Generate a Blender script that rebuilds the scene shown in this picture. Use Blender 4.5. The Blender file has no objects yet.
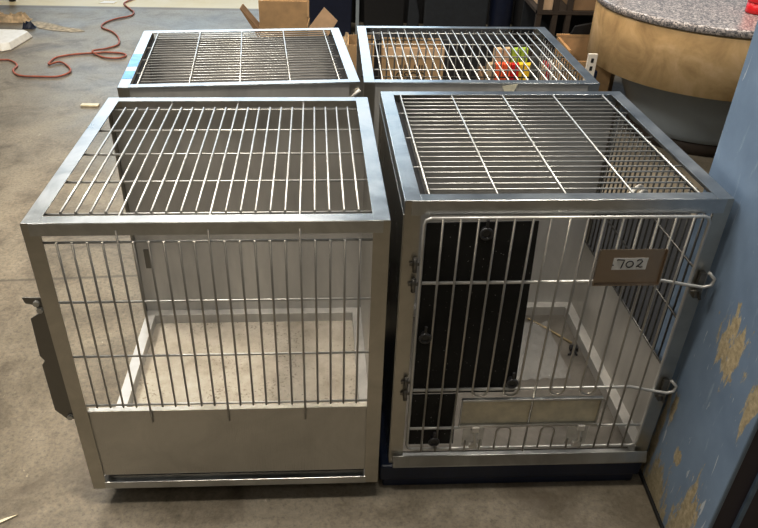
import bpy, bmesh, math, random
from mathutils import Vector, Matrix
random.seed(7)
scene = bpy.context.scene
COL = scene.collection
R = math.radians

# ------------------------------------------------------------------ materials
def new_mat(name):
    m = bpy.data.materials.new(name); m.use_nodes = True
    nt = m.node_tree
    return m, nt, nt.nodes['Principled BSDF']
def N(nt, t, **kw):
    n = nt.nodes.new(t)
    for k, v in kw.items(): setattr(n, k, v)
    return n
def noise(nt, co, scale, detail=4, rough=.55, dist=0):
    n = N(nt, 'ShaderNodeTexNoise')
    n.inputs['Scale'].default_value = scale; n.inputs['Detail'].default_value = detail
    n.inputs['Roughness'].default_value = rough; n.inputs['Distortion'].default_value = dist
    nt.links.new(co, n.inputs['Vector'])
    return n.outputs['Fac']
def ramp(nt, fac, stops):
    r = N(nt, 'ShaderNodeValToRGB'); el = r.color_ramp.elements
    while len(el) > 1: el.remove(el[-1])
    for i, (p, c) in enumerate(stops):
        e = el[0] if i == 0 else el.new(p)
        e.position = p
        e.color = (c[0], c[1], c[2], 1) if not isinstance(c, (int, float)) else (c, c, c, 1)
    nt.links.new(fac, r.inputs['Fac'])
    return r.outputs['Color']
def mix(nt, fac, a, b, mode='MIX'):
    m = N(nt, 'ShaderNodeMix', data_type='RGBA', blend_type=mode)
    for sock, v in ((m.inputs[0], fac), (m.inputs[6], a), (m.inputs[7], b)):
        if isinstance(v, (int, float)): sock.default_value = v
        elif isinstance(v, tuple): sock.default_value = (v[0], v[1], v[2], 1)
        else: nt.links.new(v, sock)
    return m.outputs[2]
def coords(nt, kind='Object', scale=None):
    t = N(nt, 'ShaderNodeTexCoord'); o = t.outputs[kind]
    if scale:
        mp = N(nt, 'ShaderNodeMapping'); mp.inputs['Scale'].default_value = scale
        nt.links.new(o, mp.inputs['Vector']); o = mp.outputs['Vector']
    return o
def bump(nt, bs, h, strength, dist=.01):
    b = N(nt, 'ShaderNodeBump'); b.inputs['Strength'].default_value = strength; b.inputs['Distance'].default_value = dist
    nt.links.new(h, b.inputs['Height']); nt.links.new(b.outputs['Normal'], bs.inputs['Normal'])

def flat(name, c, rough=.6, metal=0, var=.12, scale=30, spec=.5):
    m, nt, b = new_mat(name)
    co = coords(nt)
    f = noise(nt, co, scale, 5)
    d = tuple(max(0, x*(1-var*1.6)) for x in c); l = tuple(min(1, x*(1+var)) for x in c)
    nt.links.new(ramp(nt, f, [(.3, d), (.7, l)]), b.inputs['Base Color'])
    b.inputs['Roughness'].default_value = rough; b.inputs['Metallic'].default_value = metal
    b.inputs['Specular IOR Level'].default_value = spec
    return m
def steel(name, c=(.62, .61, .58), rough=.3, brush=(4, 4, 90), smudge=.5, wav=.0):
    m, nt, b = new_mat(name)
    co = coords(nt)
    big = noise(nt, co, 7, 6, .65, .6)
    fine = noise(nt, coords(nt, 'Object', brush), 6, 3, .5)
    d = tuple(x*(1-.45*smudge) for x in c)
    nt.links.new(ramp(nt, big, [(.3, d), (.62, c)]), b.inputs['Base Color'])
    b.inputs['Metallic'].default_value = 1
    r = N(nt, 'ShaderNodeMath', operation='MULTIPLY_ADD')
    nt.links.new(big, r.inputs[0]); r.inputs[1].default_value = .28; r.inputs[2].default_value = rough-.12
    nt.links.new(r.outputs[0], b.inputs['Roughness'])
    if name == 'sheet_steel':
        fine = mix(nt, .72, fine, noise(nt, coords(nt, 'Object', (2.6, 2.6, .5)), 2.2, 1))
    h = mix(nt, .5 if wav else .12, fine, noise(nt, co, 3.5, 2)) if wav else fine
    bump(nt, b, h, .12 if wav else .22 if name == 'sheet_steel' else .10, .03 if wav else .04 if name == 'sheet_steel' else .003)
    return m

M = {}
M['steel'] = steel('brushed_steel', (.54, .515, .46), .32)
M['rail'] = steel('rail_steel', (.60, .61, .61), .30, (60, 6, 6), .75)
M['sheet'] = steel('sheet_steel', (.60, .585, .55), .36, (70, 70, 3), .4)
M['wavy'] = steel('wavy_sheet_steel', (.55, .54, .51), .22, (4, 4, 60), .3, 1)
def plain_metal(name, c, rough, metal=1):
    m, nt, b = new_mat(name)
    f = noise(nt, coords(nt), 14, 4)
    nt.links.new(ramp(nt, f, [(.3, tuple(x*.8 for x in c)), (.65, c)]), b.inputs['Base Color'])
    b.inputs['Metallic'].default_value = metal; b.inputs['Roughness'].default_value = rough
    return m
M['wire'] = plain_metal('wire_steel', (.60, .60, .585), .36, .5)
M['shade_wire'] = plain_metal('shade_wire_steel', (.50, .475, .43), .34, .8)  # darker copy of the wire steel, shade put into its colour
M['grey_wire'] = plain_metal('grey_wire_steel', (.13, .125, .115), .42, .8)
def satin(name, c, metal, rough):
    m, nt, b = new_mat(name)
    f = noise(nt, coords(nt, 'Object', (1.2, 1.2, .35)), 5, 6, .6, .4)
    nt.links.new(ramp(nt, f, [(.3, tuple(x*.70 for x in c)), (.65, c)]), b.inputs['Base Color'])
    b.inputs['Metallic'].default_value = metal; b.inputs['Roughness'].default_value = rough
    return m
M['satin'] = satin('satin_sheet_steel', (.66, .65, .63), .3, .42)
M['satin_dark'] = satin('dark_satin_sheet_steel', (.56, .535, .49), .5, .42)  # darker, more metallic tone of the satin sheet
M['satin_light'] = satin('pale_satin_sheet_steel', (.74, .71, .69), .12, .42)
M['dark_steel'] = steel('dark_steel', (.23, .22, .20), .42, (4, 4, 40), .3)
M['brown_steel'] = steel('brown_reflection_steel', (.42, .34, .27), .38, (60, 4, 4), .3)  # brown of a reflection put into the base colour
M['pan'] = None
M['black'] = flat('black_plastic', (.012, .012, .013), .5)
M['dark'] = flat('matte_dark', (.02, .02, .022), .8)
M['navy'] = flat('navy_plastic', (.008, .013, .035), .45)
M['charcoal'] = flat('charcoal_fabric', (.022, .026, .032), .8)
M['white'] = flat('white_plastic', (.72, .70, .66), .45, var=.06)
M['paper'] = flat('white_paper', (.80, .80, .78), .8, var=.03)
M['ink'] = flat('black_ink', (.01, .01, .012), .7)
M['card'] = flat('cardboard', (.46, .32, .17), .85, var=.10, scale=12)
M['card_light'] = flat('pale_cardboard', (.60, .45, .30), .85, var=.08, scale=12)
M['card_dark'] = flat('dark_cardboard', (.30, .19, .10), .85, var=.10, scale=12)
M['wood'] = flat('pale_wood', (.52, .34, .17), .6, var=.18, scale=9)
M['red'] = flat('red_plastic', (.62, .015, .02), .35, var=.06)
M['orange'] = flat('orange_wrap', (.85, .16, .05), .45)
M['yellow'] = flat('yellow_wrap', (.85, .62, .05), .45)
M['green'] = flat('lime_wrap', (.45, .60, .08), .45)
M['cordm'] = flat('cord_rubber', (.40, .14, .085), .5)
M['blue_base'] = flat('dark_blue_paint', (.004, .012, .042), .4)
M['film'] = flat('patch_blue', (.10, .30, .72), .3, var=.3, scale=25)
M['tape'] = flat('cream_tape', (.72, .66, .50), .6)
M['scrap'] = flat('bright_cream_tape', (.9, .86, .70), .6)
M['stick'] = flat('tan_stick', (.42, .33, .18), .6)
M['gray_paint'] = flat('gray_paint', (.30, .345, .38), .5, var=.08, scale=4)
M['brown_base'] = flat('dark_brown_base', (.05, .035, .025), .7)
M['purple'] = flat('dark_plum_paint', (.045, .035, .05), .55, var=.2, scale=8)
M['stripe'] = flat('pale_blue_paint', (.16, .24, .36), .45, var=.15)
M['crumple'] = flat('brown_paper', (.50, .40, .27), .85, var=.25, scale=20)
M['clip_ring'] = flat('gray_clip', (.035, .035, .037), .3)

m, nt, b = new_mat('clear_film'); M['clear'] = m
b.inputs['Base Color'].default_value = (.9, .92, .93, 1); b.inputs['Roughness'].default_value = .12
b.inputs['Alpha'].default_value = .22; b.inputs['Specular IOR Level'].default_value = 1.0
bump(nt, b, noise(nt, coords(nt), 60, 4), .6, .01)

m, nt, b = new_mat('translucent_bracket'); M['frost'] = m
b.inputs['Base Color'].default_value = (.75, .74, .70, 1); b.inputs['Roughness'].default_value = .35; b.inputs['Alpha'].default_value = .45
nt.links.new(ramp(nt, noise(nt, coords(nt), 40), [(.3, (.6, .6, .56)), (.7, (.8, .8, .76))]), b.inputs['Base Color'])

# specked tray floor
m, nt, b = new_mat('speckled_pan'); M['pan'] = m
co = coords(nt)
base = ramp(nt, noise(nt, co, 9, 8, .7), [(.30, (.36, .32, .26)), (.47, (.47, .435, .375)), (.7, (.57, .54, .485))])
spk = N(nt, 'ShaderNodeMath', operation='ADD'); nt.links.new(noise(nt, co, 105, 5, .7), spk.inputs[0])
mk = N(nt, 'ShaderNodeMath', operation='MULTIPLY_ADD'); nt.links.new(noise(nt, co, 6, 3, .5), mk.inputs[0]); mk.inputs[1].default_value = .5; mk.inputs[2].default_value = -.25
nt.links.new(mk.outputs[0], spk.inputs[1])
sp = ramp(nt, spk.outputs[0], [(.30, .75), (.42, 0)])
nt.links.new(mix(nt, sp, base, (.17, .135, .09)), b.inputs['Base Color'])
b.inputs['Roughness'].default_value = .6
bump(nt, b, noise(nt, co, 60, 4), .15, .004)

m, nt, b = new_mat('steel_pan'); M['steel_pan'] = m
co = coords(nt)
f = noise(nt, co, 8, 7, .65, .5)
nt.links.new(ramp(nt, f, [(.3, (.20, .18, .155)), (.65, (.32, .295, .26))]), b.inputs['Base Color'])
b.inputs['Metallic'].default_value = .6; b.inputs['Roughness'].default_value = .42

# speckled black door panel
m, nt, b = new_mat('speckled_black_panel'); M['blackpanel'] = m
co = coords(nt)
sp = ramp(nt, noise(nt, co, 150, 2, .5), [(.70, 0), (.74, .8)])
base = ramp(nt, noise(nt, co, 10, 5), [(.3, (.012, .012, .012)), (.7, (.026, .026, .025))])
nt.links.new(mix(nt, sp, base, (.45, .45, .42)), b.inputs['Base Color'])
b.inputs['Roughness'].default_value = .75; b.inputs['Specular IOR Level'].default_value = .25

# granite top
m, nt, b = new_mat('speckled_granite'); M['granite'] = m
co = coords(nt)
v = N(nt, 'ShaderNodeTexVoronoi'); v.inputs['Scale'].default_value = 150; nt.links.new(co, v.inputs['Vector'])
sep = N(nt, 'ShaderNodeSeparateColor'); nt.links.new(v.outputs['Color'], sep.inputs[0])
c = ramp(nt, sep.outputs[0], [(.0, (.08, .08, .09)), (.3, (.27, .255, .26)), (.6, (.42, .39, .385)), (.93, (.66, .61, .59))])
nt.links.new(c, b.inputs['Base Color']); b.inputs['Roughness'].default_value = .3

# tan suede
m, nt, b = new_mat('tan_suede'); M['suede'] = m
co = coords(nt)
f = noise(nt, co, 5.5, 6, .62, .7)
nt.links.new(ramp(nt, f, [(.32, (.42, .29, .14)), (.52, (.56, .41, .215)), (.7, (.66, .51, .31))]), b.inputs['Base Color'])
b.inputs['Roughness'].default_value = .8; b.inputs['Specular IOR Level'].default_value = .2

# scuffed blue paint (the scrapes gather near the foot of the post)
m, nt, b = new_mat('scuffed_blue_paint'); M['blue'] = m
co = coords(nt)
base = ramp(nt, noise(nt, co, 3, 6, .6), [(.3, (.15, .215, .31)), (.7, (.25, .335, .45))])
pale = ramp(nt, noise(nt, coords(nt, 'Object', (1, 9, 1.6)), 4, 8, .7, .4), [(.60, 0), (.70, .55)])
base = mix(nt, pale, base, (.36, .43, .50))
lines = ramp(nt, noise(nt, coords(nt, 'Object', (1, 22, 2.2)), 3, 5, .55, 1.0), [(.655, 0), (.675, .8)])
base = mix(nt, lines, base, (.55, .58, .60))
acc = None
for cy_, cz_, ry_, rz_ in ((.27, .0, .12, .16), (.095, .08, .06, .19), (.335, .16, .022, .19), (.17, .60, .07, .10), (.03, .56, .03, .09), (.30, .30, .02, .05), (.21, .22, .03, .03)):
    mp = N(nt, 'ShaderNodeMapping', vector_type='TEXTURE')
    mp.inputs['Location'].default_value = (0, cy_, cz_); mp.inputs['Scale'].default_value = (100, ry_, rz_)
    nt.links.new(co, mp.inputs['Vector'])
    ln = N(nt, 'ShaderNodeVectorMath', operation='LENGTH'); nt.links.new(mp.outputs['Vector'], ln.inputs[0])
    mr = N(nt, 'ShaderNodeMapRange'); mr.inputs[1].default_value = .45; mr.inputs[2].default_value = 1.5; mr.inputs[3].default_value = .20; mr.inputs[4].default_value = -.12
    nt.links.new(ln.outputs['Value'], mr.inputs[0])
    if acc is None: acc = mr.outputs[0]
    else:
        mx = N(nt, 'ShaderNodeMath', operation='MAXIMUM'); nt.links.new(acc, mx.inputs[0]); nt.links.new(mr.outputs[0], mx.inputs[1]); acc = mx.outputs[0]
ad = N(nt, 'ShaderNodeMath', operation='ADD'); nt.links.new(noise(nt, coords(nt, 'Object', (1, 3.4, .75)), 13, 10, .72, .5), ad.inputs[0]); nt.links.new(acc, ad.inputs[1])
scr = ramp(nt, ad.outputs[0], [(.585, 0), (.61, 1)])
sc_c = ramp(nt, noise(nt, co, 60, 4, .7), [(.3, (.27, .22, .13)), (.6, (.48, .41, .27)), (.8, (.66, .61, .48))])
nt.links.new(mix(nt, scr, base, sc_c), b.inputs['Base Color'])
b.inputs['Roughness'].default_value = .42

# concrete
m, nt, b = new_mat('worn_concrete'); M['floor'] = m
co = coords(nt)
big = noise(nt, co, 1.1, 6, .6, .4); mid = noise(nt, co, 3.2, 12, .78, .6); fine = noise(nt, co, 70, 8, .8)
c1 = ramp(nt, big, [(.3, (.19, .165, .122)), (.5, (.275, .243, .19)), (.7, (.35, .312, .25))])
c2 = ramp(nt, mid, [(.30, (.36, .31, .24)), (.48, (.85, .83, .8)), (.60, (1, 1, 1)), (.72, (1.0, .97, .90))])
c = mix(nt, .85, c1, c2, 'MULTIPLY')
c3 = ramp(nt, fine, [(.32, (.42, .41, .40)), (.48, (.95, .95, .95)), (.66, (1.25, 1.24, 1.2))])
c = mix(nt, .8, c, c3, 'MULTIPLY')
chips = ramp(nt, noise(nt, co, 26, 8, .72, .8), [(.665, 0), (.71, .7)])
c = mix(nt, chips, c, (.60, .55, .44))
scr_ = ramp(nt, noise(nt, coords(nt, 'Object', (9, 2.2, 1)), 3, 8, .7, 1.2), [(.66, 0), (.69, .4)])
c = mix(nt, scr_, c, (.46, .42, .34))
stain = ramp(nt, noise(nt, co, 2.3, 7, .7, .8), [(.54, 0), (.70, .75)])
c = mix(nt, stain, c, (.10, .075, .05))
sx = N(nt, 'ShaderNodeSeparateXYZ'); nt.links.new(co, sx.inputs[0])
# saw-cut joint across the slab
j = N(nt, 'ShaderNodeMath', operation='MULTIPLY_ADD'); nt.links.new(sx.outputs['X'], j.inputs[0]); j.inputs[1].default_value = .10; j.inputs[2].default_value = 2.52
j2 = N(nt, 'ShaderNodeMath', operation='SUBTRACT'); nt.links.new(sx.outputs['Y'], j2.inputs[0]); nt.links.new(j.outputs[0], j2.inputs[1])
j3 = N(nt, 'ShaderNodeMath', operation='ABSOLUTE'); nt.links.new(j2.outputs[0], j3.inputs[0])
jm = ramp(nt, j3.outputs[0], [(.0, .6), (.006, .6), (.009, 0)])
c = mix(nt, jm, c, (.10, .085, .06))
# tan slab beyond the far joint
far = N(nt, 'ShaderNodeMapRange'); far.inputs[1].default_value = 7.04; far.inputs[2].default_value = 7.07
nt.links.new(sx.outputs['Y'], far.inputs[0])
c = mix(nt, far.outputs[0], c, mix(nt, mid, (.50, .42, .26), (.68, .59, .40)))
jf = N(nt, 'ShaderNodeMath', operation='SUBTRACT'); nt.links.new(sx.outputs['Y'], jf.inputs[0]); jf.inputs[1].default_value = 7.04
jf2 = N(nt, 'ShaderNodeMath', operation='ABSOLUTE'); nt.links.new(jf.outputs[0], jf2.inputs[0])
c = mix(nt, ramp(nt, jf2.outputs[0], [(0, .8), (.035, .8), (.05, 0)]), c, (.16, .12, .08))
nt.links.new(c, b.inputs['Base Color'])
r = ramp(nt, big, [(.3, .30), (.7, .52)]); nt.links.new(r, b.inputs['Roughness'])
bump(nt, b, fine, .10, .006)

# ------------------------------------------------------------------ mesh helpers
def box(bm, x0, x1, y0, y1, z0, z1):
    v = [bm.verts.new(p) for p in ((x0,y0,z0),(x1,y0,z0),(x1,y1,z0),(x0,y1,z0),(x0,y0,z1),(x1,y0,z1),(x1,y1,z1),(x0,y1,z1))]
    for f in ((0,3,2,1),(4,5,6,7),(0,1,5,4),(1,2,6,5),(2,3,7,6),(3,0,4,7)): bm.faces.new([v[i] for i in f])
def tube(bm, pts, r, n=8, caps=True):
    pts = [Vector(p) for p in pts]; rings = []
    up = None
    for i, p in enumerate(pts):
        a = pts[max(i-1, 0)]; c = pts[min(i+1, len(pts)-1)]
        t = (c-a).normalized()
        if up is None:
            up = Vector((0, 0, 1)) if abs(t.z) < .9 else Vector((1, 0, 0))
        s = t.cross(up).normalized(); u = s.cross(t).normalized(); up = u
        rr = r[i] if isinstance(r, (list, tuple)) else r
        rings.append([bm.verts.new(p + s*math.cos(2*math.pi*k/n)*rr + u*math.sin(2*math.pi*k/n)*rr) for k in range(n)])
    for a, c in zip(rings, rings[1:]):
        for k in range(n):
            f = bm.faces.new((a[k], a[(k+1) % n], c[(k+1) % n], c[k])); f.smooth = True
    if caps:
        bm.faces.new(rings[0][::-1]); bm.faces.new(rings[-1])
def lathe(bm, prof, n=48, cx=0, cy=0):
    rings = []
    for r, z in prof:
        rings.append([bm.verts.new((cx+r*math.cos(2*math.pi*k/n), cy+r*math.sin(2*math.pi*k/n), z)) for k in range(n)])
    for a, c in zip(rings, rings[1:]):
        for k in range(n):
            f = bm.faces.new((a[k], a[(k+1) % n], c[(k+1) % n], c[k])); f.smooth = True
    bm.faces.new(rings[0][::-1]); bm.faces.new(rings[-1])
def prism(bm, poly, ax, a0, a1):
    """polygon in the two other axes, extruded along axis ax"""
    def p(u, v, w):
        return {0: (w, u, v), 1: (u, w, v), 2: (u, v, w)}[ax]
    A = [bm.verts.new(p(u, v, a0)) for u, v in poly]; B = [bm.verts.new(p(u, v, a1)) for u, v in poly]
    bm.faces.new(A); bm.faces.new(B[::-1]); n = len(poly)
    for i in range(n): bm.faces.new((A[i], B[i], B[(i+1) % n], A[(i+1) % n]))
def disc_y(bm, x, y, z, r, t, n=20, r2=None):
    pts = [(x+math.cos(2*math.pi*k/n)*r, z+math.sin(2*math.pi*k/n)*r) for k in range(n)]
    prism(bm, pts, 1, y, y+t)
def lit_tone(o, mat, count):
    o.data.materials.append(mat)
    for p in o.data.polygons[:count]: p.material_index = 1
def obj(name, fn, mat, parent=None, label=None, bevel=0, smooth_angle=None, kind=None, loc=None, rot=None):
    bm = bmesh.new(); fn(bm)
    bmesh.ops.recalc_face_normals(bm, faces=bm.faces)
    me = bpy.data.meshes.new(name); bm.to_mesh(me); bm.free()
    o = bpy.data.objects.new(name, me); COL.objects.link(o)
    for mm in (mat if isinstance(mat, (list, tuple)) else [mat]): me.materials.append(mm)
    if parent: o.parent = parent
    if label: o['label'] = label
    if kind: o['kind'] = kind
    if loc: o.location = loc
    if rot: o.rotation_euler = rot
    if bevel:
        bv = o.modifiers.new('edge', 'BEVEL'); bv.width = bevel; bv.segments = 2; bv.limit_method = 'ANGLE'; bv.angle_limit = R(40)
    return o
def thing(name, label, cat, loc=(0, 0, 0), rz=0, group=None, scale=1):
    o = bpy.data.objects.new(name, None); COL.objects.link(o)
    o.empty_display_size = .1
    o.location = loc; o.rotation_euler = (0, 0, rz); o.scale = (scale,)*3
    o['label'] = label; o['category'] = cat
    if group: o['group'] = group
    return o
def tag(o, label, cat, group=None):
    o['label'] = label; o['category'] = cat
    if group: o['group'] = group
    return o
def B(*a): return lambda bm: box(bm, *a)

# ------------------------------------------------------------------ setting
fl = obj('floor', lambda bm: bm.faces.new([bm.verts.new(p) for p in ((-14, -6, 0), (14, -6, 0), (14, 16, 0), (-14, 16, 0))]), M['floor'], kind='structure')
fl['label'] = 'worn stained grey-brown concrete warehouse floor'

# ------------------------------------------------------------------ kennel cages
T = .0025
def frame(c, W, D, H, rw=.036, hdr=.030, bot=.042, front_bot=.024):
    """four angle-iron posts, four top rails, four bottom rails"""
    for sx in (-1, 1):
        for yf in (0, 1):
            def post(bm, sx=sx, yf=yf):
                xo = sx*W/2; xi = sx*(W/2-rw)
                y0, y1 = (0, T) if yf == 0 else (D-T, D)
                box(bm, min(xo, xi), max(xo, xi), y0, y1, 0, H-.001)
                xs = sorted((xo, sx*(W/2-T)))
                ya, yb = (T, rw) if yf == 0 else (D-rw, D-T)
                box(bm, xs[0], xs[1], ya, yb, 0, H-.001)
            obj('corner_post', post, M['steel'], c)
    for yf in (0, 1):
        def rail(bm, yf=yf):
            y0, y1 = (0, rw-.004) if yf == 0 else (D-rw+.004, D)
            box(bm, -W/2+rw, W/2-rw, y0, y1, H-T, H)
            y0, y1 = (-.0008, T-.0008) if yf == 0 else (D-T+.0008, D+.0008)
            box(bm, -W/2+rw*.4, W/2-rw*.4, y0, y1, H-hdr, H-T*.5)
        obj('top_rail', rail, M['rail'], c, bevel=.0008)
        def brail(bm, yf=yf):
            if yf == 0:
                box(bm, -W/2+rw*.9, W/2-rw*.9, -.0012, T, 0, front_bot)
                box(bm, -W/2+rw*.9, W/2-rw*.9, T, rw, .0005, .003)
            else:
                box(bm, -W/2+.004, W/2-.004, D-rw, D-.0035, .001, bot)
        obj('bottom_rail', brail, M['satin'] if yf else M['rail'], c, bevel=.0008)
    for sx in (-1, 1):
        def rail(bm, sx=sx):
            xs = sorted((sx*W/2, sx*(W/2-rw)))
            box(bm, xs[0], xs[1], 0, D, H-T, H)
            xs = sorted((sx*(W/2+.0008), sx*(W/2-T+.0008)))
            box(bm, xs[0], xs[1], 0, D, H-hdr, H-T*.5)
        obj('top_rail', rail, M['rail'], c, bevel=.0008)
        def brail(bm, sx=sx):
            xs = sorted((sx*(W/2-.0035), sx*(W/2-rw)))
            box(bm, xs[0], xs[1], T+.001, D-rw, .001, bot)
        obj('bottom_rail', brail, M['satin'], c, bevel=.0008)

def grid_depth(W, D, H, zoff=.007, n=21, pitch=.0317, ext=(4, 10, 16)):
    """bars run front to back over five cross bars"""
    def fn(bm):
        y0, y1 = .061, .697 if D > .74 else D-.062
        for k in range(5):
            y = y0+(y1-y0)*k/4
            tube(bm, [(-W/2+.02, y, H-zoff-.005), (W/2-.02, y, H-zoff-.005)], .0029)
        for i in range(n):
            x = (i-(n-1)/2)*pitch
            a, b = (y0-.003, y1+.003)
            if i in ext: a, b = .015, D-.015
            tube(bm, [(x, a, H-zoff), (x, b, H-zoff)], .0029)
    return fn
def grid_cross(W, D, H, rods, y0, y1, pitch, ext, zoff=.008):
    """bars run side to side under five rods"""
    def fn(bm):
        for x in rods: tube(bm, [(x, .015, H-zoff+.005), (x, D-.015, H-zoff+.005)], .0026)
        n = round((y1-y0)/pitch)
        for i in range(n+1):
            y = y0+(y1-y0)*i/n
            a, b = rods[0]-.003, rods[-1]+.012
            if i in ext: a, b = -W/2+.012, W/2-.012
            tube(bm, [(a, y, H-zoff), (b, y, H-zoff)], .0022)
    return fn

GROUP = 'stainless steel kennel cages'
# ---- front left
W, D, H = .760, .769, .8024
c = thing('kennel_cage', 'front left steel cage with open left side, speckled beige tray floor and plain lower panel', 'cage', (-.2956, 1.3068, .0607), .0498, GROUP)
frame(c, W, D, H)
obj('top_grid', grid_depth(W, D, H), M['wire'], c)
def fgrid(bm):
    for z in (.753, .601, .447, .294): tube(bm, [(-W/2+.02, .006, z), (W/2-.02, .006, z)], .0028)
    for i in range(21):
        x = (i-10)*.0317
        z0, z1 = (.291, .756) if i not in (4, 10, 16) else (.240, .785)
        tube(bm, [(x, .0005, z0), (x, .0005, z1)], .0026)
lit_tone(obj('front_grid', fgrid, M['shade_wire'], c), M['wire'], 4*10)  # cross wires get a lit tone, upright wires a shaded one
def fpanel(bm):
    box(bm, -W/2+.034, W/2-.034, .004, .006, .048, .274)
    box(bm, -W/2+.034, W/2-.034, .006, .020, .272, .274)
obj('front_panel', fpanel, M['sheet'], c, 'brushed steel lower front panel', bevel=.0006)
obj('slot_shade_plate', B(-W/2+.037, W/2-.037, .0375, .040, .007, .072), M['dark'], c, 'dark plate added behind the lower panel, slot shade in its colour')  # added plate, its dark colour stands for shade inside the slot
obj('back_panel', B(-W/2+.004, W/2-.004, D-.0055, D-.003, .042, H-.031), M['satin'], c)
obj('side_panel', B(W/2-.0055, W/2-.003, .004, D-.006, .042, H-.031), M['sheet'], c)
obj('tray_floor', B(-W/2+.036, W/2-.036, .036, D-.036, .002, .007), M['pan'], c, 'pale beige speckled tray floor')
def plate(bm):
    prism(bm, [(-.384, .605), (-.430, .606), (-.426, .590), (-.405, .585), (-.402, .562), (-.424, .548), (-.428, .440), (-.420, .425), (-.429, .412), (-.430, .268), (-.405, .236), (-.384, .236)], 1, .020, .023)
lp = obj('latch_plate', plate, M['dark_steel'], c, 'dark grey notched latch plate bolted to the left post', bevel=.0006)
for x, z in ((-.400, .592), (-.396, .574), (-.396, .247)):
    obj('bolt', lambda bm, x=x, z=z: disc_y(bm, x, .012, z, .007, .008, 10), M['wire'], lp)
obj('strike_tab', B(-W/2+.036, -W/2+.052, D-.044, D-.038, .24, .31), M['dark_steel'], c)

# ---- front right
W, D, H = .725, .7199, .8133
c = thing('kennel_cage', 'front right steel cage with hinged wire door, black door panel and 702 tag', 'cage', (.4705, 1.3828, .0912), .0464, GROUP, .98)
frame(c, W, D, H, hdr=.036, front_bot=.026)
obj('top_grid', grid_cross(W, D, H, (-.306, -.154, -.002, .150, .299), .070, .675, .0303, (4, 10, 16)), M['wire'], c)
obj('side_panel', B(-W/2+.003, -W/2+.0055, .004, D-.006, .042, H-.031), M['sheet'], c)
obj('outer_skin', B(-W/2-.002, -W/2-.0005, .003, D-.003, .004, H-.037), M['wavy'], c, 'slightly wavy bright left side sheet')
obj('lower_side_panel', B(W/2-.0055, W/2-.003, .004, D-.006, .042, .298), M['satin_dark'], c)
obj('back_panel', B(-W/2+.006, W/2-.006, D-.0055, D-.003, .042, H-.031), M['satin'], c)
obj('shade_strip', B(-W/2+.030, -.309, .036, D-.036, H-.022, H-.019), M['dark'], c, 'black strip added for the shade between left rail and top grid')  # added black strip, stands in for the dark interior below the grid edge
def sgrid(bm):
    x = W/2-.010
    for z in (.310, .460, .610, .765): tube(bm, [(x-.005, .012, z), (x-.005, D-.012, z)], .0029)
    for i in range(22):
        y = .045+i*.0302
        tube(bm, [(x, y, .300), (x, y, .770)], .0029)
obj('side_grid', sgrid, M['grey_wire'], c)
obj('tray_floor', B(-W/2+.036, W/2-.036, .036, D-.036, .002, .007), M['steel_pan'], c, 'scuffed bare steel tray floor')
def lip(bm):
    prism(bm, [(-.003, .001), (-.022, .004), (-.024, .010), (-.012, .038), (-.009, .038), (-.020, .010), (-.018, .007), (-.003, .004)], 0, -W/2+.008, W/2-.006)
obj('front_lip', lip, M['rail'], c, 'bent steel sheet lip below the door', bevel=.0005)
# two off-white tubes set beside the side grid
def tube_pair(bm):
    x = W/2-.030
    for dy in (0, .03):
        tube(bm, [(x-.075, .30+dy-.03, .66), (x-.01, .30+dy+.04, .665), (x+.006, .30+dy+.05, .66)], .006)
obj('pale_tubes', tube_pair, M['white'], c, 'two short off-white tubes on the side grid')
# door
dy = -.012
Rw = .0034
def arcU(xa, xb, z, down):
    r = (xb-xa)/2; s = -1 if down else 1
    return [((xa+xb)/2-r*math.cos(math.pi*k/8), dy-.002, z+s*r*.95*math.sin(math.pi*k/8)) for k in range(9)]
def door(bm):
    P = []
    x0, x1, z0, z1, q = -.319, .316, .066, .776, .014
    loop = [(x0+q, z1), (x1-q, z1), (x1-q*.3, z1-q*.3), (x1, z1-q), (x1, z0+q), (x1-q*.3, z0+q*.3), (x1-q, z0), (x0+q, z0), (x0+q*.3, z0+q*.3), (x0, z0+q), (x0, z1-q), (x0+q*.3, z1-q*.3), (x0+q, z1), (x0+q*2, z1)]
    tube(bm, [(x, dy, z) for x, z in loop], .0042)
    for z in (.606, .277):                      # long wires that run on to the latches
        tube(bm, [(x0, dy+.003, z), (.255, dy+.003, z), (.300, dy-.004, z-.006), (.345, dy-.012, z-.010), (.362, dy-.014, z-.004), (.366, dy-.012, z+.012), (.350, dy-.008, z+.028)], .0042)
    tube(bm, [(x0, dy+.003, .141), (-.178, dy+.003, .141)], .0038)
    tube(bm, [(.178, dy+.003, .141), (x1, dy+.003, .141)], .0038)
    xs = [-.2795, -.2400, -.2005, -.161, -.121, -.080, -.041, 0, .041, .078, .120, .159, .198, .237, .277]
    pairs = {3: 4, 5: 6, 8: 9, 10: 11}
    done = set()
    for i, x in enumerate(xs):
        if i in done: continue
        if i in pairs:
            x2 = xs[pairs[i]]; done.add(pairs[i])
            tube(bm, [(x, dy-.002, z1)] + arcU(x, x2, .277, True) + [(x2, dy-.002, z1)], Rw*.86, 7)
            if i in (5, 8):
                tube(bm, [(x, dy-.002, z0)] + arcU(x, x2, .128, False) + [(x2, dy-.002, z0)], Rw*.86, 7)
            else:
                for xx in (x, x2): tube(bm, [(xx, dy-.002, z0-.006), (xx, dy-.002, .10)], Rw*.86, 7)
        else:
            tube(bm, [(x, dy-.003 if i != 7 else dy-.0075, z0-.006), (x, dy-.003 if i != 7 else dy-.0075, z1)], Rw*.86, 7)
d = obj('door', door, M['shade_wire'], c, 'hinged wire door')
lit_tone(d, M['wire'], (13*8+2)+2*(6*8+2)+2*10)  # lighter lit tone painted on the frame and cross wires
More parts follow.
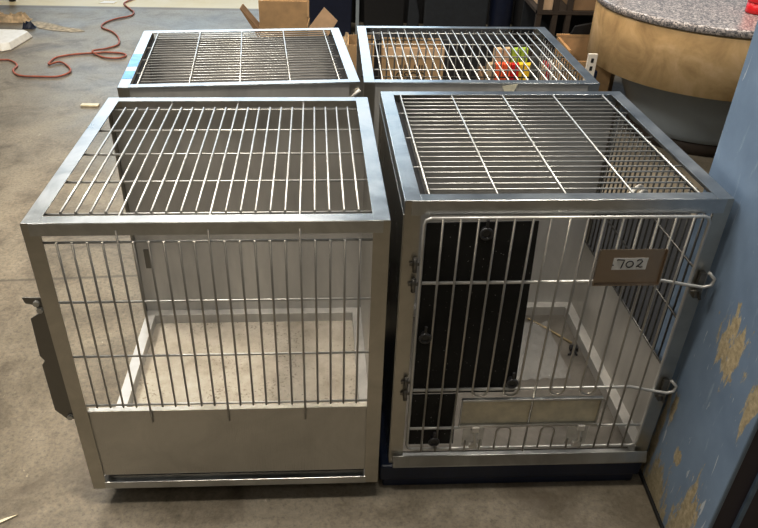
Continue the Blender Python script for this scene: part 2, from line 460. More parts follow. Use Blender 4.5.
def bp(bm):
    prism(bm, [(-.318, .258), (-.318, .757), (-.062, .760), (-.046, .258)], 1, .0005, .004)
    prism(bm, [(-.312, .072), (-.312, .252), (-.196, .252), (-.190, .072)], 1, .0005, .004)
obj('privacy_panel', bp, M['blackpanel'], d, 'black speckled panel clipped behind the left of the door')
for x, z in ((-.181, .740), (-.296, .452), (-.062, .303), (-.247, .098)):
    def clip(bm, x=x, z=z):
        ring = [(x+.0125*math.cos(2*math.pi*k/16), -.019, z+.0125*math.sin(2*math.pi*k/16)) for k in range(17)]
        tube(bm, ring, .0035, 6, False)
        disc_y(bm, x, -.018, z, .009, .018, 14)
        box(bm, x-.003, x+.003, -.020, -.014, z+.010, z+.034)
    obj('panel_clip', clip, M['clip_ring'], d, 'round black plastic clip')
def holder(bm):
    y0 = -.0215
    box(bm, .080, .236, y0, y0+.0015, .607, .699)
    box(bm, .080, .0825, y0-.006, y0, .607, .699); box(bm, .2335, .236, y0-.006, y0, .607, .699)
    box(bm, .080, .236, y0-.006, y0, .605, .6075)
obj('card_holder', holder, M['brown_steel'], d, 'steel card holder on the door, brown reflection in its colour')
def digits():
    segs = []
    # seven
    segs.append([(.1275, .6700), (.129, .6715), (.143, .6705), (.1415, .662), (.139, .651)])
    segs.append([(.156+.0075*math.cos(2*math.pi*k/14), .6605+.0075*math.sin(2*math.pi*k/14)) for k in range(15)])
    segs.append([(.170, .668), (.173, .671), (.179, .671), (.1815, .667), (.178, .661), (.171, .654), (.174, .656), (.179, .653), (.184, .654)])
    segs.append([(.120, .6585), (.1225, .6585)])
    return [[(.1575+(x-.157)*1.1, .661+(z-.661)*1.1) for x, z in q] for q in segs]
def label_fn(bm):
    box(bm, .117, .1965, -.0222, -.0216, .6455, .6765)
lab = obj('paper_label', label_fn, M['paper'], d, 'white paper label with handwritten 702')
def ink(bm):
    for s in digits(): tube(bm, [(x, -.0226, z) for x, z in s], .00125, 6)
bm = bmesh.new(); bm.from_mesh(lab.data); nf = len(bm.faces); ink(bm); bm.faces.ensure_lookup_table()
for f in bm.faces[nf:]: f.material_index = 1
bm.to_mesh(lab.data); bm.free(); lab.data.materials.append(M['ink'])
def feed(bm):
    y0 = -.0165
    box(bm, -.184, .181, y0, y0+.001, .162, .248)
feedp = obj('feeding_plate', feed, M['tape'], d, 'beige plate closing the feeding slot')
def feedrim(bm):
    y0 = -.0165
    for z in (.2475, .157): box(bm, -.186, .183, y0-.010, y0, z, z+.007)
    for x in (-.186, .180): box(bm, x, x+.003, y0-.008, y0, .157, .254)
obj('feeding_plate_rim', feedrim, M['rail'], d, bevel=.0006)
for x in (-.141, .143):
    def br(bm, x=x):
        box(bm, x-.030, x+.028, -.0135, -.0125, .078, .142)
    f = obj('bracket_plate', br, M['frost'], d, 'small translucent plate below the feeding slot')
    def hook(bm, x=x):
        box(bm, x-.009, x+.009, -.030, -.018, .142, .158)
        tube(bm, [(x, -.022, .145), (x+.002, -.024, .120), (x+.006, -.022, .100), (x-.004, -.022, .086)], .005, 7)
        box(bm, x-.010, x+.012, -.024, -.014, .076, .090)
    obj('white_hook', hook, M['white'], d)
for z in (.655, .600, .300, .262):
    obj('hinge', lambda bm, z=z: (tube(bm, [(-.333, -.009, z-.018), (-.333, -.009, z+.018)], .0055), box(bm, -.345, -.321, -.006, -.002, z-.004, z+.004)), M['dark_steel'], d)
for z in (.606, .277):
    def latch(bm, z=z):
        box(bm, .338, .352, -.012, -.002, z-.050, z+.020)
        tube(bm, [(.325, -.014, z-.03), (.344, -.018, z-.022), (.352, -.016, z-.050)], .0035)
    obj('latch', latch, M['dark_steel'], d)

# ---- rear left
W, D, H = .7473, .6738, .7996
c = thing('kennel_cage', 'rear left steel cage with close cross bars and blue patches on its left rail', 'cage', (-.3464, 2.2051, .059), .1215, GROUP)
frame(c, W, D, H, rw=.034, hdr=.006)
obj('top_grid', grid_cross(W, D, H, (-.318, -.160, -.003, .155, .311), .045, .640, .0305, (4, 9, 14)), M['wire'], c)
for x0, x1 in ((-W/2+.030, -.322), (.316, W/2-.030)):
    obj('shade_strip', B(x0, x1, .036, D-.036, H-.024, H-.021), M['dark'], c, 'black strip added for the shade between rail and top grid')  # added black strips, stand in for shade along both grid edges
obj('front_panel', B(-W/2+.004, W/2-.004, .003, .0055, .026, H-.004), M['satin'], c, 'solid steel face towards the front cage')
obj('back_panel', B(-W/2+.006, W/2-.006, D-.0055, D-.003, .042, H-.031), M['satin_light'], c)
for sx in (-1, 1):
    obj('side_panel', B(*sorted((sx*(W/2-.003), sx*(W/2-.0055))), .008, D-.008, .042, H-.031), M['sheet'], c)
obj('tray_floor', B(-W/2+.036, W/2-.036, .038, D-.038, .002, .007), M['steel_pan'], c)
for y0, y1, z in ((.085, .165, 0), (.215, .36, 0)):
    obj('blue_patch', B(-W/2+.001, -W/2+.033, y0, y1, H+.0001, H+.0005), M['film'], c, 'blue patch on top of the left rail')  # thin blue patches laid on the rail top
for x, z in ((W/2-.012, .765), (W/2-.030, .740)):
    obj('hinge_tab', lambda bm, x=x, z=z: tube(bm, [(x-.012, -.008, z-.010), (x+.010, -.010, z+.012)], .006), M['white'], c)

# ---- rear right
W, D, H = .7484, .7061, .7999
c = thing('kennel_cage', 'rear right steel cage with bars running front to back and open barred rear', 'cage', (.4112, 2.2549, .0598), .0313, GROUP)
frame(c, W, D, H, rw=.034, hdr=.006)
def rr_top(bm):
    for y in (.030, .172, .328, .484, .640): tube(bm, [(-W/2+.02, y, H-.012), (W/2-.02, y, H-.012)], .0024)
    for i in range(21):
        x = (i-10)*.0313
        a, b = (.027, .643)
        if i in (4, 10, 16): a, b = .012, D-.012
        tube(bm, [(x, a, H-.007), (x, b, H-.007)], .0027)
obj('top_grid', rr_top, M['wire'], c)
def rr_back(bm):
    for z in (.748, .600, .447, .294): tube(bm, [(-W/2+.02, D-.006, z), (W/2-.02, D-.006, z)], .0028)
    for i in range(21):
        x = (i-10)*.0313
        tube(bm, [(x, D-.001, .24), (x, D-.001, .785)], .0029)
obj('rear_grid', rr_back, M['dark_steel'], c)  # dark tone puts the shade of these rear bars into their colour
obj('rear_panel', B(-W/2+.034, W/2-.034, D-.006, D-.004, .048, .274), M['sheet'], c)
obj('front_panel', B(-W/2+.004, W/2-.004, .003, .0055, .026, H-.004), M['satin'], c, 'solid steel face towards the front cage')
def rr_side(bm):
    x = W/2-.006
    for z in (.748, .600, .447, .294): tube(bm, [(x, .02, z), (x, D-.02, z)], .0028)
    for i in range(20): tube(bm, [(x-.005, .05+i*.0317, .10), (x-.005, .05+i*.0317, .772)], .0029)
obj('side_grid', rr_side, M['dark_steel'], c)
obj('tray_floor', B(-W/2+.036, W/2-.036, .038, D-.038, .002, .007), M['steel_pan'], c)
def scrap(bm): prism(bm, [(.062, .790), (.112, .797), (.095, .752), (.088, .748)], 1, -.0026, -.0016)
obj('tape_scrap', scrap, M['scrap'], c, 'torn cream tape scrap on the front face')

# ---- loose bits inside the front right cage
def place(cage, l, s=1):
    x, y, z = l; ya = cage.rotation_euler.z; k = cage.scale[0]
    return (cage.location.x+k*(math.cos(ya)*x-math.sin(ya)*y), cage.location.y+k*(math.sin(ya)*x+math.cos(ya)*y), cage.location.z+k*z)
FR = bpy.data.objects['kennel_cage.001']
P0, P1 = Vector(place(FR, (.190, .660, .0110))), Vector(place(FR, (.305, .515, .0110)))
o = obj('stick', lambda bm: tube(bm, [P0, P0.lerp(P1, .5)+Vector((.002, .002, .0)), P1], .004, 7), M['stick'])
tag(o, 'thin tan stick lying on the floor of the front right cage', 'stick')
p = place(FR, (.302, .478, .0075))
def blob(bm):
    box(bm, p[0]-.014, p[0]+.012, p[1]-.008, p[1]+.012, p[2], p[2]+.016)
    tube(bm, [(p[0], p[1], p[2]+.008), (p[0]-.016, p[1]-.022, p[2]+.004), (p[0]-.026, p[1]-.026, p[2]+.004)], .004, 6)
    tube(bm, [(p[0], p[1], p[2]+.008), (p[0]+.002, p[1]-.030, p[2]+.004)], .004, 6)
o = obj('plastic_clip', blob, M['black'], bevel=.002)
tag(o, 'small black clip on the floor of the front right cage', 'clip')
def film(bm):
    n = 14; g = {}
    for i in range(n):
        for j in range(n):
            l = place(FR, (.06+.19*i/(n-1), .33+.30*j/(n-1)+random.uniform(-.008, .008), .009+random.uniform(0, .012)))
            g[i, j] = bm.verts.new(l)
    for i in range(n-1):
        for j in range(n-1):
            bm.faces.new((g[i, j], g[i+1, j], g[i+1, j+1], g[i, j+1]))
o = obj('plastic_sheet', film, M['clear'])
tag(o, 'crumpled clear plastic sheet on the floor of the front right cage', 'plastic sheet')

# ------------------------------------------------------------------ what the front cages stand on
def base(bm):
    box(bm, -.375, .355, .0, .62, .034, .0895)
    box(bm, -.365, .345, .008, .60, 0, .034)
o = obj('platform_base', base, M['blue_base'], bevel=.006, loc=(.466, 1.372, 0), rot=(0, 0, .0464))
tag(o, 'low dark blue platform under the front right cage', 'platform')
for i, (lx, ly, lab) in enumerate(((0, .10, 'dark timber bearer under the front edge of the front left cage'),)):
    o = obj('timber_bearer', B(-.35, .35, 0, .09, 0, .0604), M['dark'], bevel=.003, loc=(-.2956, 1.3068+ly, 0), rot=(0, 0, .0498))
    tag(o, lab, 'bearer', None)
o = obj('timber_bearer', B(-.35, .35, 0, .09, 0, .0604), M['dark'], bevel=.003, loc=(-.2956-.03, 1.3068+.60, 0), rot=(0, 0, .0498))
tag(o, 'dark timber bearer under the rear edge of the front left cage', 'bearer')
for nm, loc, rz, w in (('rear left', (-.3464, 2.2051), .1215, .33), ('rear right', (.4112, 2.2549), .0313, .33)):
    for ly, word in ((.08, 'near'), (.52, 'far')):
        x = loc[0]-math.sin(rz)*ly; y = loc[1]+math.cos(rz)*ly
        o = obj('timber_bearer', B(-w, w, 0, .09, 0, .0586), M['dark'], bevel=.003, loc=(x, y, 0), rot=(0, 0, rz))
        tag(o, 'dark timber bearer under the %s edge of the %s cage' % (word, nm), 'bearer')

# ------------------------------------------------------------------ blue post at the right edge
post = thing('steel_post', 'tall scuffed blue painted steel post standing right of the front right cage', 'post', (.836, 1.075, 0), -.02)
obj('painted_face', B(0, .012, 0, .50, .012, 2.6), M['blue'], post, 'scraped blue face with bare tan patches', bevel=.004)
obj('front_face', B(.012, .42, .004, .016, .012, 2.6), M['purple'], post, 'dark plum front face')
obj('rear_face', B(.012, .42, .484, .496, .012, 2.6), M['blue'], post)
obj('edge_strip', B(.056, .066, -.004, .004, .012, 2.6), M['stripe'], post, 'pale blue raised strip')
obj('outer_face', B(.408, .42, .016, .484, .012, 2.6), M['blue'], post)
obj('foot_plate', B(-.004, .43, -.01, .51, 0, .012), M['black'], post)

o = obj('dark_floor_sheet', B(.90, 1.60, 1.68, 3.15, .0005, .012), M['dark'], bevel=.004)  # added dark sheet, darkens the floor seen through the side bars
tag(o, 'dark sheet added on the floor to darken the view through the side bars of the front right cage', 'mat')
# ------------------------------------------------------------------ round table
tb = thing('round_table', 'round table with speckled granite top, deep tan suede apron and grey pedestal', 'table', (2.05, 4.115, 0))
obj('table_top', lambda bm: lathe(bm, [(.70, .706), (.712, .710), (.714, .738), (.708, .744)], 96), M['granite'], tb, 'speckled grey granite top')
obj('table_apron', lambda bm: lathe(bm, [(.690, .405), (.703, .41), (.704, .696), (.700, .705)], 96), M['suede'], tb, 'deep tan suede apron')
obj('pedestal', lambda bm: lathe(bm, [(.40, .07), (.40, .10), (.54, .404)], 64), M['gray_paint'], tb, 'grey tapered pedestal')
obj('table_base', lambda bm: lathe(bm, [(.40, 0), (.40, .05), (.385, .069)], 64), M['brown_base'], tb)
rc = thing('canister', 'red canister standing on the granite table top', 'canister', (2.035, 3.80, .7445))
obj('canister_body', lambda bm: lathe(bm, [(.058, .0), (.062, .006), (.062, .052)], 32), M['red'], rc, 'dark red lower body')
obj('canister_lid', lambda bm: lathe(bm, [(.064, .0525), (.065, .058), (.065, .16), (.055, .17)], 32), M['red'], rc)

# ------------------------------------------------------------------ background boxes and clutter
def carton(name, label, cat, x0, x1, y0, y1, h, mat=None, flaps=(), group=None, rz=0):
    cx, cy = (x0+x1)/2, (y0+y1)/2; w, dd = (x1-x0)/2, (y1-y0)/2
    t = thing(name, label, cat, (cx, cy, 0), rz, group)
    k = .006; mt = mat or M['card']
    def body(bm):
        box(bm, -w, w, -dd, dd, 0, k)
        box(bm, -w, w, -dd, -dd+k, k, h); box(bm, -w, w, dd-k, dd, k, h)
        box(bm, -w, -w+k, -dd+k, dd-k, k, h); box(bm, w-k, w, -dd+k, dd-k, k, h)
    obj('box_body', body, mt, t)
    for side, ang, ln, m2 in flaps:
        def flap(bm, side=side, ang=ang, ln=ln):
            ca, sa = math.cos(R(ang))*ln, math.sin(R(ang))*ln
            if side in 'lr':
                s = -1 if side == 'l' else 1
                poly = [(s*w, h), (s*(w+ca), h+sa), (s*(w+ca)-.004*s, h+sa+.004), (s*w-.004*s, h+.004)]
                prism(bm, poly, 1, -dd+.004, dd-.004)
            else:
                s = -1 if side == 'f' else 1
                poly = [(s*dd, h), (s*(dd+ca), h+sa), (s*(dd+ca)-.004*s, h+sa+.004), (s*dd-.004*s, h+.004)]
                prism(bm, poly, 0, -w+.004, w-.004)
        obj('box_flap', flap, m2 or mt, t)
    return t
# open box behind the rear left cage
t = carton('cardboard_box', 'open tan cardboard box behind the rear left cage with side flaps spread', 'box', -.632, -.305, 5.0, 5.24, .355, flaps=(('f', 88, .158, None), ('b', 70, .14, None)))
def flapR(bm):
    prism(bm, [(.018, .335), (.085, .479-.0), (.132, .398), (.115, .335)], 1, .0, .005)
f = obj('box_flap', lambda bm: prism(bm, [(.163, .30), (.168, .35), (.275, .485), (.365, .400), (.300, .30)], 1, -.150, -.145), M['card_light'], t, 'pale flap leaning to the right')
obj('box_flap', lambda bm: prism(bm, [(-.165, .29), (-.165, .34), (-.275, .47), (-.283, .468), (-.195, .33), (-.178, .29)], 1, -.150, -.02), M['card_dark'], t, 'flap seen edge-on')
# printed box behind the rear right cage
t = carton('cardboard_box', 'cardboard box with dark print behind the rear right cage', 'box', .163, .503, 4.0, 4.22, .49, flaps=(('f', -86, .05, M['card_light']),))
def text(body, size, loc, parent, mat, name, rot=(R(90), 0, 0)):
    cu = bpy.data.curves.new(name, 'FONT'); cu.body = body; cu.size = size; cu.align_x = 'CENTER'; cu.extrude = .0006
    to = bpy.data.objects.new(name, cu); COL.objects.link(to)
    dg = bpy.context.evaluated_depsgraph_get()
    me = bpy.data.meshes.new_from_object(to.evaluated_get(dg))
    bpy.data.objects.remove(to); me.materials.clear(); me.materials.append(mat)
    # the print belongs to the face of the box: fold it into the box's own mesh
    body_o = [o for o in parent.children if o.name.startswith('box_body')][0]
    me.transform(Matrix.Translation(loc) @ Matrix.Rotation(rot[0], 4, 'X'))
    bm = bmesh.new(); bm.from_mesh(body_o.data); n0 = len(bm.faces); bm.from_mesh(me); bm.faces.ensure_lookup_table()
    for f in bm.faces[n0:]: f.material_index = 1
    bm.to_mesh(body_o.data); bm.free(); body_o.data.materials.append(mat) if len(body_o.data.materials) < 2 else None
    bpy.data.meshes.remove(me)
text('CSCO', .062, (-.010, -.1115, .318), t, M['ink'], 'box_print')
text('I III I II', .052, (-.010, -.1115, .366), t, M['ink'], 'box_print')
carton('cardboard_box', 'plain cardboard box just left of the printed one behind the rear right cage', 'box', -.03, .118, 4.05, 4.27, .49, M['card'])
# tall box between the rear cages with crumpled packing
t = carton('cardboard_box', 'open brown carton full of crumpled paper in the gap between the rear cages', 'box', -.20, .05, 4.55, 4.85, .33, M['card'])
def crumple(bm, x0, x1, y0, y1, z0, z1, n=14):
    g = {}
    for i in range(n):
        for j in range(n):
            e = 0 if i in (0, n-1) or j in (0, n-1) else 1
            g[i, j] = bm.verts.new((x0+(x1-x0)*i/(n-1), y0+(y1-y0)*j/(n-1), z0+e*random.uniform(.0, z1-z0)))
    for i in range(n-1):
        for j in range(n-1): bm.faces.new((g[i, j], g[i+1, j], g[i+1, j+1], g[i, j+1]))
o = obj('packing_paper', lambda bm: crumple(bm, -.19, .04, 4.558, 4.842, .24, .37), M['crumple'])
tag(o, 'crumpled brown packing paper in the carton between the rear cages', 'paper')
# snack packets
t = carton('cardboard_box', 'shallow dark carton of bright packets behind the rear right cage', 'box', .765, 1.075, 4.145, 4.44, .27, M['card_dark'])
pk = [(.805, 4.17, M['crumple'], 'pale brown packet at the left end of the carton of packets'), (.850, 4.17, M['orange'], 'orange packet at the left of the front row in the carton'), (.897, 4.18, M['orange'], 'second orange packet from the left in the carton'),
      (.943, 4.17, M['red'], 'red packet between the orange and yellow ones in the carton'), (.985, 4.18, M['yellow'], 'yellow packet right of the red one in the carton'), (1.025, 4.17, M['yellow'], 'yellow packet at the right end of the front row'),
      (.86, 4.30, M['card_light'], 'pale pink packet at the left of the back row'), (.91, 4.31, M['card_light'], 'pale packet in the middle of the back row'), (.965, 4.30, M['green'], 'lime packet in the back row beside the pale one'), (1.015, 4.31, M['green'], 'lime packet at the right end of the back row')]
for i, (x, y, mt, lb) in enumerate(pk):
    h = .36 if y < 4.25 else .41
    def packet(bm, x=x, y=y, h=h):
        prism(bm, [(-.020, .0065), (.020, .0065), (.022, h*.9), (.021, h-.012), (.0205, h), (-.0205, h-.004), (-.021, h-.016), (-.022, h*.9)], 1, 0, .05)
    o = obj('snack_packet', packet, mt, loc=(x, y+.01, 0), rot=(0, 0, random.uniform(-.06, .06)), bevel=.002)
    tag(o, lb, 'packet', 'bright packets in the dark carton')
# small books right of the packets
for i in range(6):
    o = obj('paperback', B(-.008, .008, 0, .12, 0, .335+.012*(i % 3)), [M['card_light'], M['red'], M['paper'], M['card'], M['card_light'], M['card_dark']][i], loc=(1.115+i*.024, 4.20, 0), bevel=.001)
    tag(o, ['pale paperback nearest the packets in the upright row', 'red paperback second in the upright row', 'white paperback third in the upright row', 'tan paperback fourth in the upright row', 'pale paperback fifth in the upright row', 'dark brown paperback at the far right of the upright row'][i], 'book', 'upright paperbacks behind the rear right cage')
# dark bins and cabinets across the back
def bin_(name, label, cat, x0, x1, y, d, h, mat, lidmat=None, extra=None):
    t = thing(name, label, cat, ((x0+x1)/2, y, 0))
    w = (x1-x0)/2
    obj('bin_body', lambda bm: prism(bm, [(-w+.02, 0), (w-.02, 0), (w, h), (-w, h)], 1, 0, d), mat, t, bevel=.01)
    obj('bin_rim', B(-w-.008, w+.008, -.008, d+.008, h+.0005, h+.03), lidmat or mat, t, bevel=.004)
    return t
bin_('storage_bin', 'large navy black bin behind the open tan box', 'bin', -.37, .00, 6.0, .45, .75, M['navy'])
o = obj('metal_upright', B(.018, .045, 6.0, 6.03, 0, 1.2), M['gray_paint'], bevel=.002); tag(o, 'slim grey metal upright between the navy bin and black bins', 'upright')
bin_('storage_bin', 'narrow black bin right of the grey metal upright', 'bin', .07, .42, 6.0, .45, .8, M['black'])
def chair_back(bm):
    box(bm, .56, 1.06, 5.9, 5.95, .10, .85)
o = obj('folded_screen', lambda bm: box(bm, .56, 1.06, 5.95, 6.00, 0, .85), M['charcoal'], bevel=.012)
tag(o, 'wide charcoal fabric screen standing behind the rear right cage', 'screen')
o = obj('rolled_mat', lambda bm: lathe(bm, [(.085, 0), (.09, .01), (.09, .9), (.08, .91)], 24, 1.18, 6.05), M['navy']); tag(o, 'upright navy roll right of the charcoal screen', 'roll')
o = obj('rolled_mat', lambda bm: lathe(bm, [(.075, 0), (.08, .01), (.08, .85), (.07, .86)], 24, 1.365, 6.05), M['black']); tag(o, 'upright black roll right of the navy roll', 'roll')
o = obj('garment_bag', lambda bm: prism(bm, [(.43, 0), (.52, 0), (.53, .2), (.50, .32), (.52, .5), (.45, .8), (.44, .4)], 1, 6.0, 6.08), M['charcoal'], bevel=.01); tag(o, 'slumped dark bag between the black bin and charcoal screen', 'bag')
o = obj('dark_backing', lambda bm: prism(bm, [(-.36+.06*i, 6.62+(.02 if i % 2 else -.02)) for i in range(44)]+[(2.22, 6.68), (-.36, 6.68)], 2, 0, 1.0), M['dark']); tag(o, 'black pleated backing added behind the bins to darken the gaps', 'backing')  # added backing, darkens the bright gaps between the bins
# shelf rack with items, behind the round table
rk = thing('shelf_rack', 'dark brown shelf rack left of the round table', 'rack', (1.0, 4.7, 0))
for x in (.145, .245, .33):
    obj('rack_post', B(x, x+.032, 0, .03, 0, 1.0), M['brown_base'], rk)
obj('rack_post', B(.64, .672, 0, .03, 0, 1.0), M['brown_base'], rk)
for z in (.52, .20): obj('rack_shelf', B(.145, .672, -.002, .40, z, z+.02), M['brown_base'], rk)
obj('rack_back', B(.145, .672, .40, .41, 0, 1.0), M['charcoal'], rk)
o = obj('cardboard_box', B(1.18, 1.243, 4.72, 5.0, .5405, .62), M['card_light'], bevel=.004); tag(o, 'small pale carton on the shelf rack at its left end', 'box')
o = obj('storage_jar', lambda bm: lathe(bm, [(.024, .6205), (.027, .63), (.027, .70), (.02, .71)], 20, 1.215, 4.77), M['stripe']); tag(o, 'small blue jar on the pale carton on the shelf rack', 'jar')
o = obj('cardboard_box', B(1.37, 1.63, 4.72, 5.02, .5405, .80), M['card_dark'], bevel=.004); tag(o, 'larger brown carton on the shelf rack beside the round table', 'box')
o = obj('paper_cup', lambda bm: lathe(bm, [(.022, 0), (.03, .002), (.038, .09), (.036, .092)], 20), M['paper'], loc=(1.375, 4.66, .595)); 
bpy.data.objects.remove(o)
o = obj('storage_tag', lambda bm: prism(bm, [(1.375, .625), (1.44, .632), (1.445, .70), (1.372, .70)], 1, 4.714, 4.7195), M['paper'], bevel=.002); tag(o, 'white paper sheet on the front of the larger brown carton', 'paper')
# wooden crate
cr = thing('wooden_crate', 'open pale wooden crate between the rear right cage and round table', 'crate', (1.39, 4.40, 0))
def crate(bm):
    w, d, h = .135, .16, .425; k = .016
    box(bm, -w, w, -d, -d+k, 0, h-.06); box(bm, -w, w, d-k, d, 0, h)
    box(bm, -w, -w+k, -d+k, d-k, 0, h); box(bm, w-k, w, -d+k, d-k, 0, h); box(bm, -w+k, w-k, -d+k, d-k, 0, k)
obj('crate_body', crate, M['wood'], cr, bevel=.002)
obj('crate_rim', B(-.139, .139, .143, .164, .4255, .44), M['wood'], cr)
bag = obj('black_bag', lambda bm: prism(bm, [(1.33, .4405), (1.47, .4405), (1.50, .52), (1.40, .50), (1.35, .49)], 1, 4.545, 4.56), M['black'], bevel=.005)
tag(bag, 'black plastic bag bunched on the rim of the wooden crate', 'bag')
# white slotted upright and wood board
up = thing('slotted_upright', 'white slotted shelving upright beside the rear right cage', 'upright', (1.285, 3.9, 0))
obj('upright_bar', B(-.024, .024, 0, .02, 0, .50), M['white'], up)
for k in range(4): obj('slot', B(-.007, .007, -.001, .0, .33+k*.042, .352+k*.042), M['black'], up)
o = obj('wood_board', B(1.575, 1.70, 4.655, 4.685, 0, .60), M['wood'], bevel=.003); tag(o, 'upright pale wood board standing behind the round table pedestal', 'board')
o = obj('blue_panel', B(1.34, 1.37, 4.03, 4.06, 0, .37), M['blue_base'], bevel=.002); tag(o, 'narrow dark blue panel between white upright and wood board', 'panel')
o = obj('dark_block', B(.12, 1.10, 4.90, 5.30, 0, .30), M['dark'], bevel=.02); tag(o, 'low black block added behind the bright packets to darken the floor there', 'block')  # added black block, keeps the bright floor here dark

# ------------------------------------------------------------------ left floor items
tr = thing('plastic_tray', 'white rectangular tray lying on the floor at the far left', 'tray', (-2.90, 5.80, 0), -.06)
def tray(bm):
    w, d = .29, .24
    A = [(-w, -d, .008), (w-.05, -d, .008), (w, -d+.05, .008), (w, d-.05, .008), (w-.05, d, .008), (-w, d, .008)]
    Bv = [(x*.93, y*.86, .055) for x, y, z in A]
    va = [bm.verts.new(p) for p in A]; vb = [bm.verts.new(p) for p in Bv]; n = len(A)
    v0 = [bm.verts.new((x, y, 0)) for x, y, z in A]
    for i in range(n):
        bm.faces.new((va[i], va[(i+1) % n], vb[(i+1) % n], vb[i])); bm.faces.new((v0[i], v0[(i+1) % n], va[(i+1) % n], va[i]))
    bm.faces.new(vb); bm.faces.new(v0[::-1])
obj('tray_shell', tray, M['white'], tr, bevel=.006)
def cz(z): return z
def smooth(pts, n=6):
    out = []
    for i in range(len(pts)-1):
        p0 = pts[max(i-1, 0)]; p1 = pts[i]; p2 = pts[i+1]; p3 = pts[min(i+2, len(pts)-1)]
        for k in range(n):
            t = k/n
            out.append(tuple(.5*((2*p1[j]) + (-p0[j]+p2[j])*t + (2*p0[j]-5*p1[j]+4*p2[j]-p3[j])*t*t + (-p0[j]+3*p1[j]-3*p2[j]+p3[j])*t**3) for j in range(3)))
    out.append(pts[-1]); return out
cpts = [(-2.9, 5.25), (-2.593, 5.311), (-2.511, 5.302), (-2.418, 5.188), (-2.398, 5.063), (-2.308, 4.953), (-2.164, 4.936), (-2.039, 4.947), (-1.993, 5.058), (-2.057, 5.193), (-2.141, 5.274), (-2.195, 5.215), (-2.215, 5.284), (-2.204, 5.398), (-2.102, 5.480), (-1.974, 5.521),
        (-1.883, 5.545), (-1.754, 5.526), (-1.708, 5.465), (-1.740, 5.401), (-1.839, 5.403), (-1.932, 5.481), (-1.974, 5.530), (-1.910, 5.648), (-1.850, 5.764), (-1.898, 5.957), (-1.998, 6.142), (-2.127, 6.282), (-2.149, 6.435), (-2.088, 6.589), (-1.998, 6.692), (-1.998, 6.832), (-2.069, 6.963), (-2.179, 7.172), (-2.155, 7.344), (-2.05, 7.7)]
zc = [.009]*len(cpts)
for k in range(14, 24): zc[k] = .009
zc[10] = zc[11] = .012; zc[22] = .024; zc[15] = .009
o = obj('extension_cord', lambda bm: tube(bm, smooth([(x, y, z) for (x, y), z in zip(cpts, zc)]), .0072, 8), M['cordm'])
tag(o, 'orange-brown extension cord winding across the concrete floor', 'cord')
o = obj('crumpled_paper', lambda bm: crumple(bm, -3.25, -2.82, 6.42, 6.58, .002, .07, 12), M['crumple']); tag(o, 'crumpled brown paper strip on the floor behind the white tray', 'paper')
o = obj('cloth_scrap', lambda bm: crumple(bm, -2.78, -2.68, 6.22, 6.31, .002, .06, 7), M['navy']); tag(o, 'small dark blue scrap on the floor near the white tray', 'scrap')
def pale(bm):
    pts = [(-2.66, 6.26), (-2.5, 6.18), (-2.34, 6.14), (-2.24, 6.17), (-2.30, 6.24), (-2.45, 6.30), (-2.58, 6.40), (-2.75, 6.48), (-2.82, 6.45)]
    prism(bm, pts, 2, .0012, .003)
o = obj('sawdust', pale, flat('pale_dust', (.45, .40, .32), .9, var=.3, scale=25), kind='stuff'); tag(o, 'pale dust spilled on the concrete beyond the white tray', 'dust')
o = obj('paper_scrap', lambda bm: prism(bm, [(-2.43, 7.20), (-2.29, 7.20), (-2.28, 7.28), (-2.40, 7.29)], 2, .001, .004), M['paper']); tag(o, 'flat white paper scrap on the tan floor at the far edge', 'paper')
o = obj('furniture_leg', lambda bm: (tube(bm, [(-3.27, 7.25, 0), (-3.27, 7.25, .6)], .03, 12), box(bm, -3.9, -3.24, 7.22, 7.28, .6, .64)), M['black']); tag(o, 'black furniture leg at the far upper left', 'furniture leg')
o = obj('wood_strip', B(-.055, .055, -.02, .02, .0005, .012), M['tape'], loc=(-1.648, 4.39, 0), bevel=.002); tag(o, 'short pale wood strip on the floor left of the rear left cage', 'wood strip')
o = obj('wood_splinter', lambda bm: prism(bm, [(-.93, 1.205), (-.885, 1.238), (-.875, 1.246), (-.90, 1.236), (-.935, 1.215)], 2, .001, .004), M['tape']); tag(o, 'pale splinter on the concrete at the bottom left corner', 'splinter')

# ------------------------------------------------------------------ light
w = bpy.data.worlds.new('hall'); scene.world = w; w.use_nodes = True
nt = w.node_tree; bg = nt.nodes['Background']
tc = N(nt, 'ShaderNodeTexCoord'); sp = N(nt, 'ShaderNodeSeparateXYZ'); nt.links.new(tc.outputs['Generated'], sp.inputs[0])
fy = N(nt, 'ShaderNodeMapRange'); fy.inputs[1].default_value = -.2; fy.inputs[2].default_value = .9; fy.interpolation_type = 'SMOOTHSTEP'
nt.links.new(sp.outputs['Y'], fy.inputs[0])
horiz = mix(nt, fy.outputs[0], (.085, .070, .050), (.30, .37, .45))
zz = N(nt, 'ShaderNodeMapRange'); zz.inputs[1].default_value = .25; zz.inputs[2].default_value = .85; zz.interpolation_type = 'SMOOTHSTEP'
nt.links.new(sp.outputs['Z'], zz.inputs[0])
colr = mix(nt, zz.outputs[0], horiz, (.14, .13, .115))
nt.links.new(colr, bg.inputs['Color']); bg.inputs['Strength'].default_value = .62
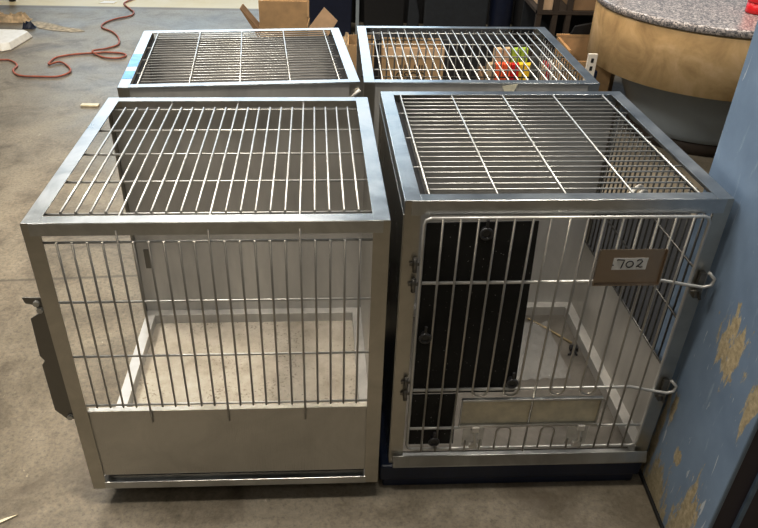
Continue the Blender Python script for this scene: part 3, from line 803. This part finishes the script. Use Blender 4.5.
def area(name, loc, target, sx, sy, energy, col):
    l = bpy.data.lights.new(name, 'AREA'); l.shape = 'RECTANGLE'; l.size = sx; l.size_y = sy; l.energy = energy; l.color = col
    o = bpy.data.objects.new(name, l); COL.objects.link(o); o.location = loc
    o.rotation_euler = (Vector(target)-Vector(loc)).to_track_quat('-Z', 'Y').to_euler()
    return o
area('overhead_light', (-.3, 1.1, 4.5), (-.1, 1.6, 0), 1.1, .16, 95, (1, .93, .82))
area('overhead_light', (1.5, 2.9, 4.6), (1.3, 3.0, 0), 1.6, .3, 85, (1, .94, .85))
area('overhead_light', (-2.9, 2.2, 4.2), (-.2, 1.8, 0), 1.8, .4, 110, (1, .95, .88))  # unseen lamp moved to the left to brighten the blue post
area('overhead_light', (-1.6, 5.8, 4.8), (-1.4, 5.6, 0), 2.4, .6, 130, (1, .92, .78))  # unseen lamp added to brighten the far floor
area('front_light', (-.9, -1.6, 4.2), (0, 1.4, .3), 2.0, .6, 16, (1, .92, .80))
area('daylight_door', (-2.0, 13.0, 3.4), (-.5, 2.0, .6), 7.0, 3.6, 190, (.70, .86, 1))

# ------------------------------------------------------------------ camera
cam = bpy.data.cameras.new('camera'); co_ = bpy.data.objects.new('camera', cam); COL.objects.link(co_)
f_px, pitch, roll, hc, cx, cy = 717.1724, .5978, .0146, 1.5733, -29.687, 31.870
cam.sensor_fit = 'HORIZONTAL'; cam.sensor_width = 36; cam.lens = 36*f_px/758
cam.shift_x = -cx/758; cam.shift_y = cy/758
c_, s_ = math.cos(pitch), math.sin(pitch)
wv = Vector((0, c_, -s_)); uv = Vector((0, s_, c_)); rv = Vector((1, 0, 0))
cr_, sr_ = math.cos(roll), math.sin(roll)
r2 = rv*cr_+uv*sr_; u2 = -rv*sr_+uv*cr_
co_.matrix_world = Matrix(((r2.x, u2.x, -wv.x, 0), (r2.y, u2.y, -wv.y, 0), (r2.z, u2.z, -wv.z, hc), (0, 0, 0, 1)))
cam.clip_start = .05; cam.clip_end = 60
scene.camera = co_
scene.view_settings.view_transform = 'Standard'
scene.view_settings.exposure = .2
scene.view_settings.use_curve_mapping = True
cm = scene.view_settings.curve_mapping; cv = cm.curves[3]
cv.points.new(.25, .20); cv.points.new(.70, .76); cm.update()
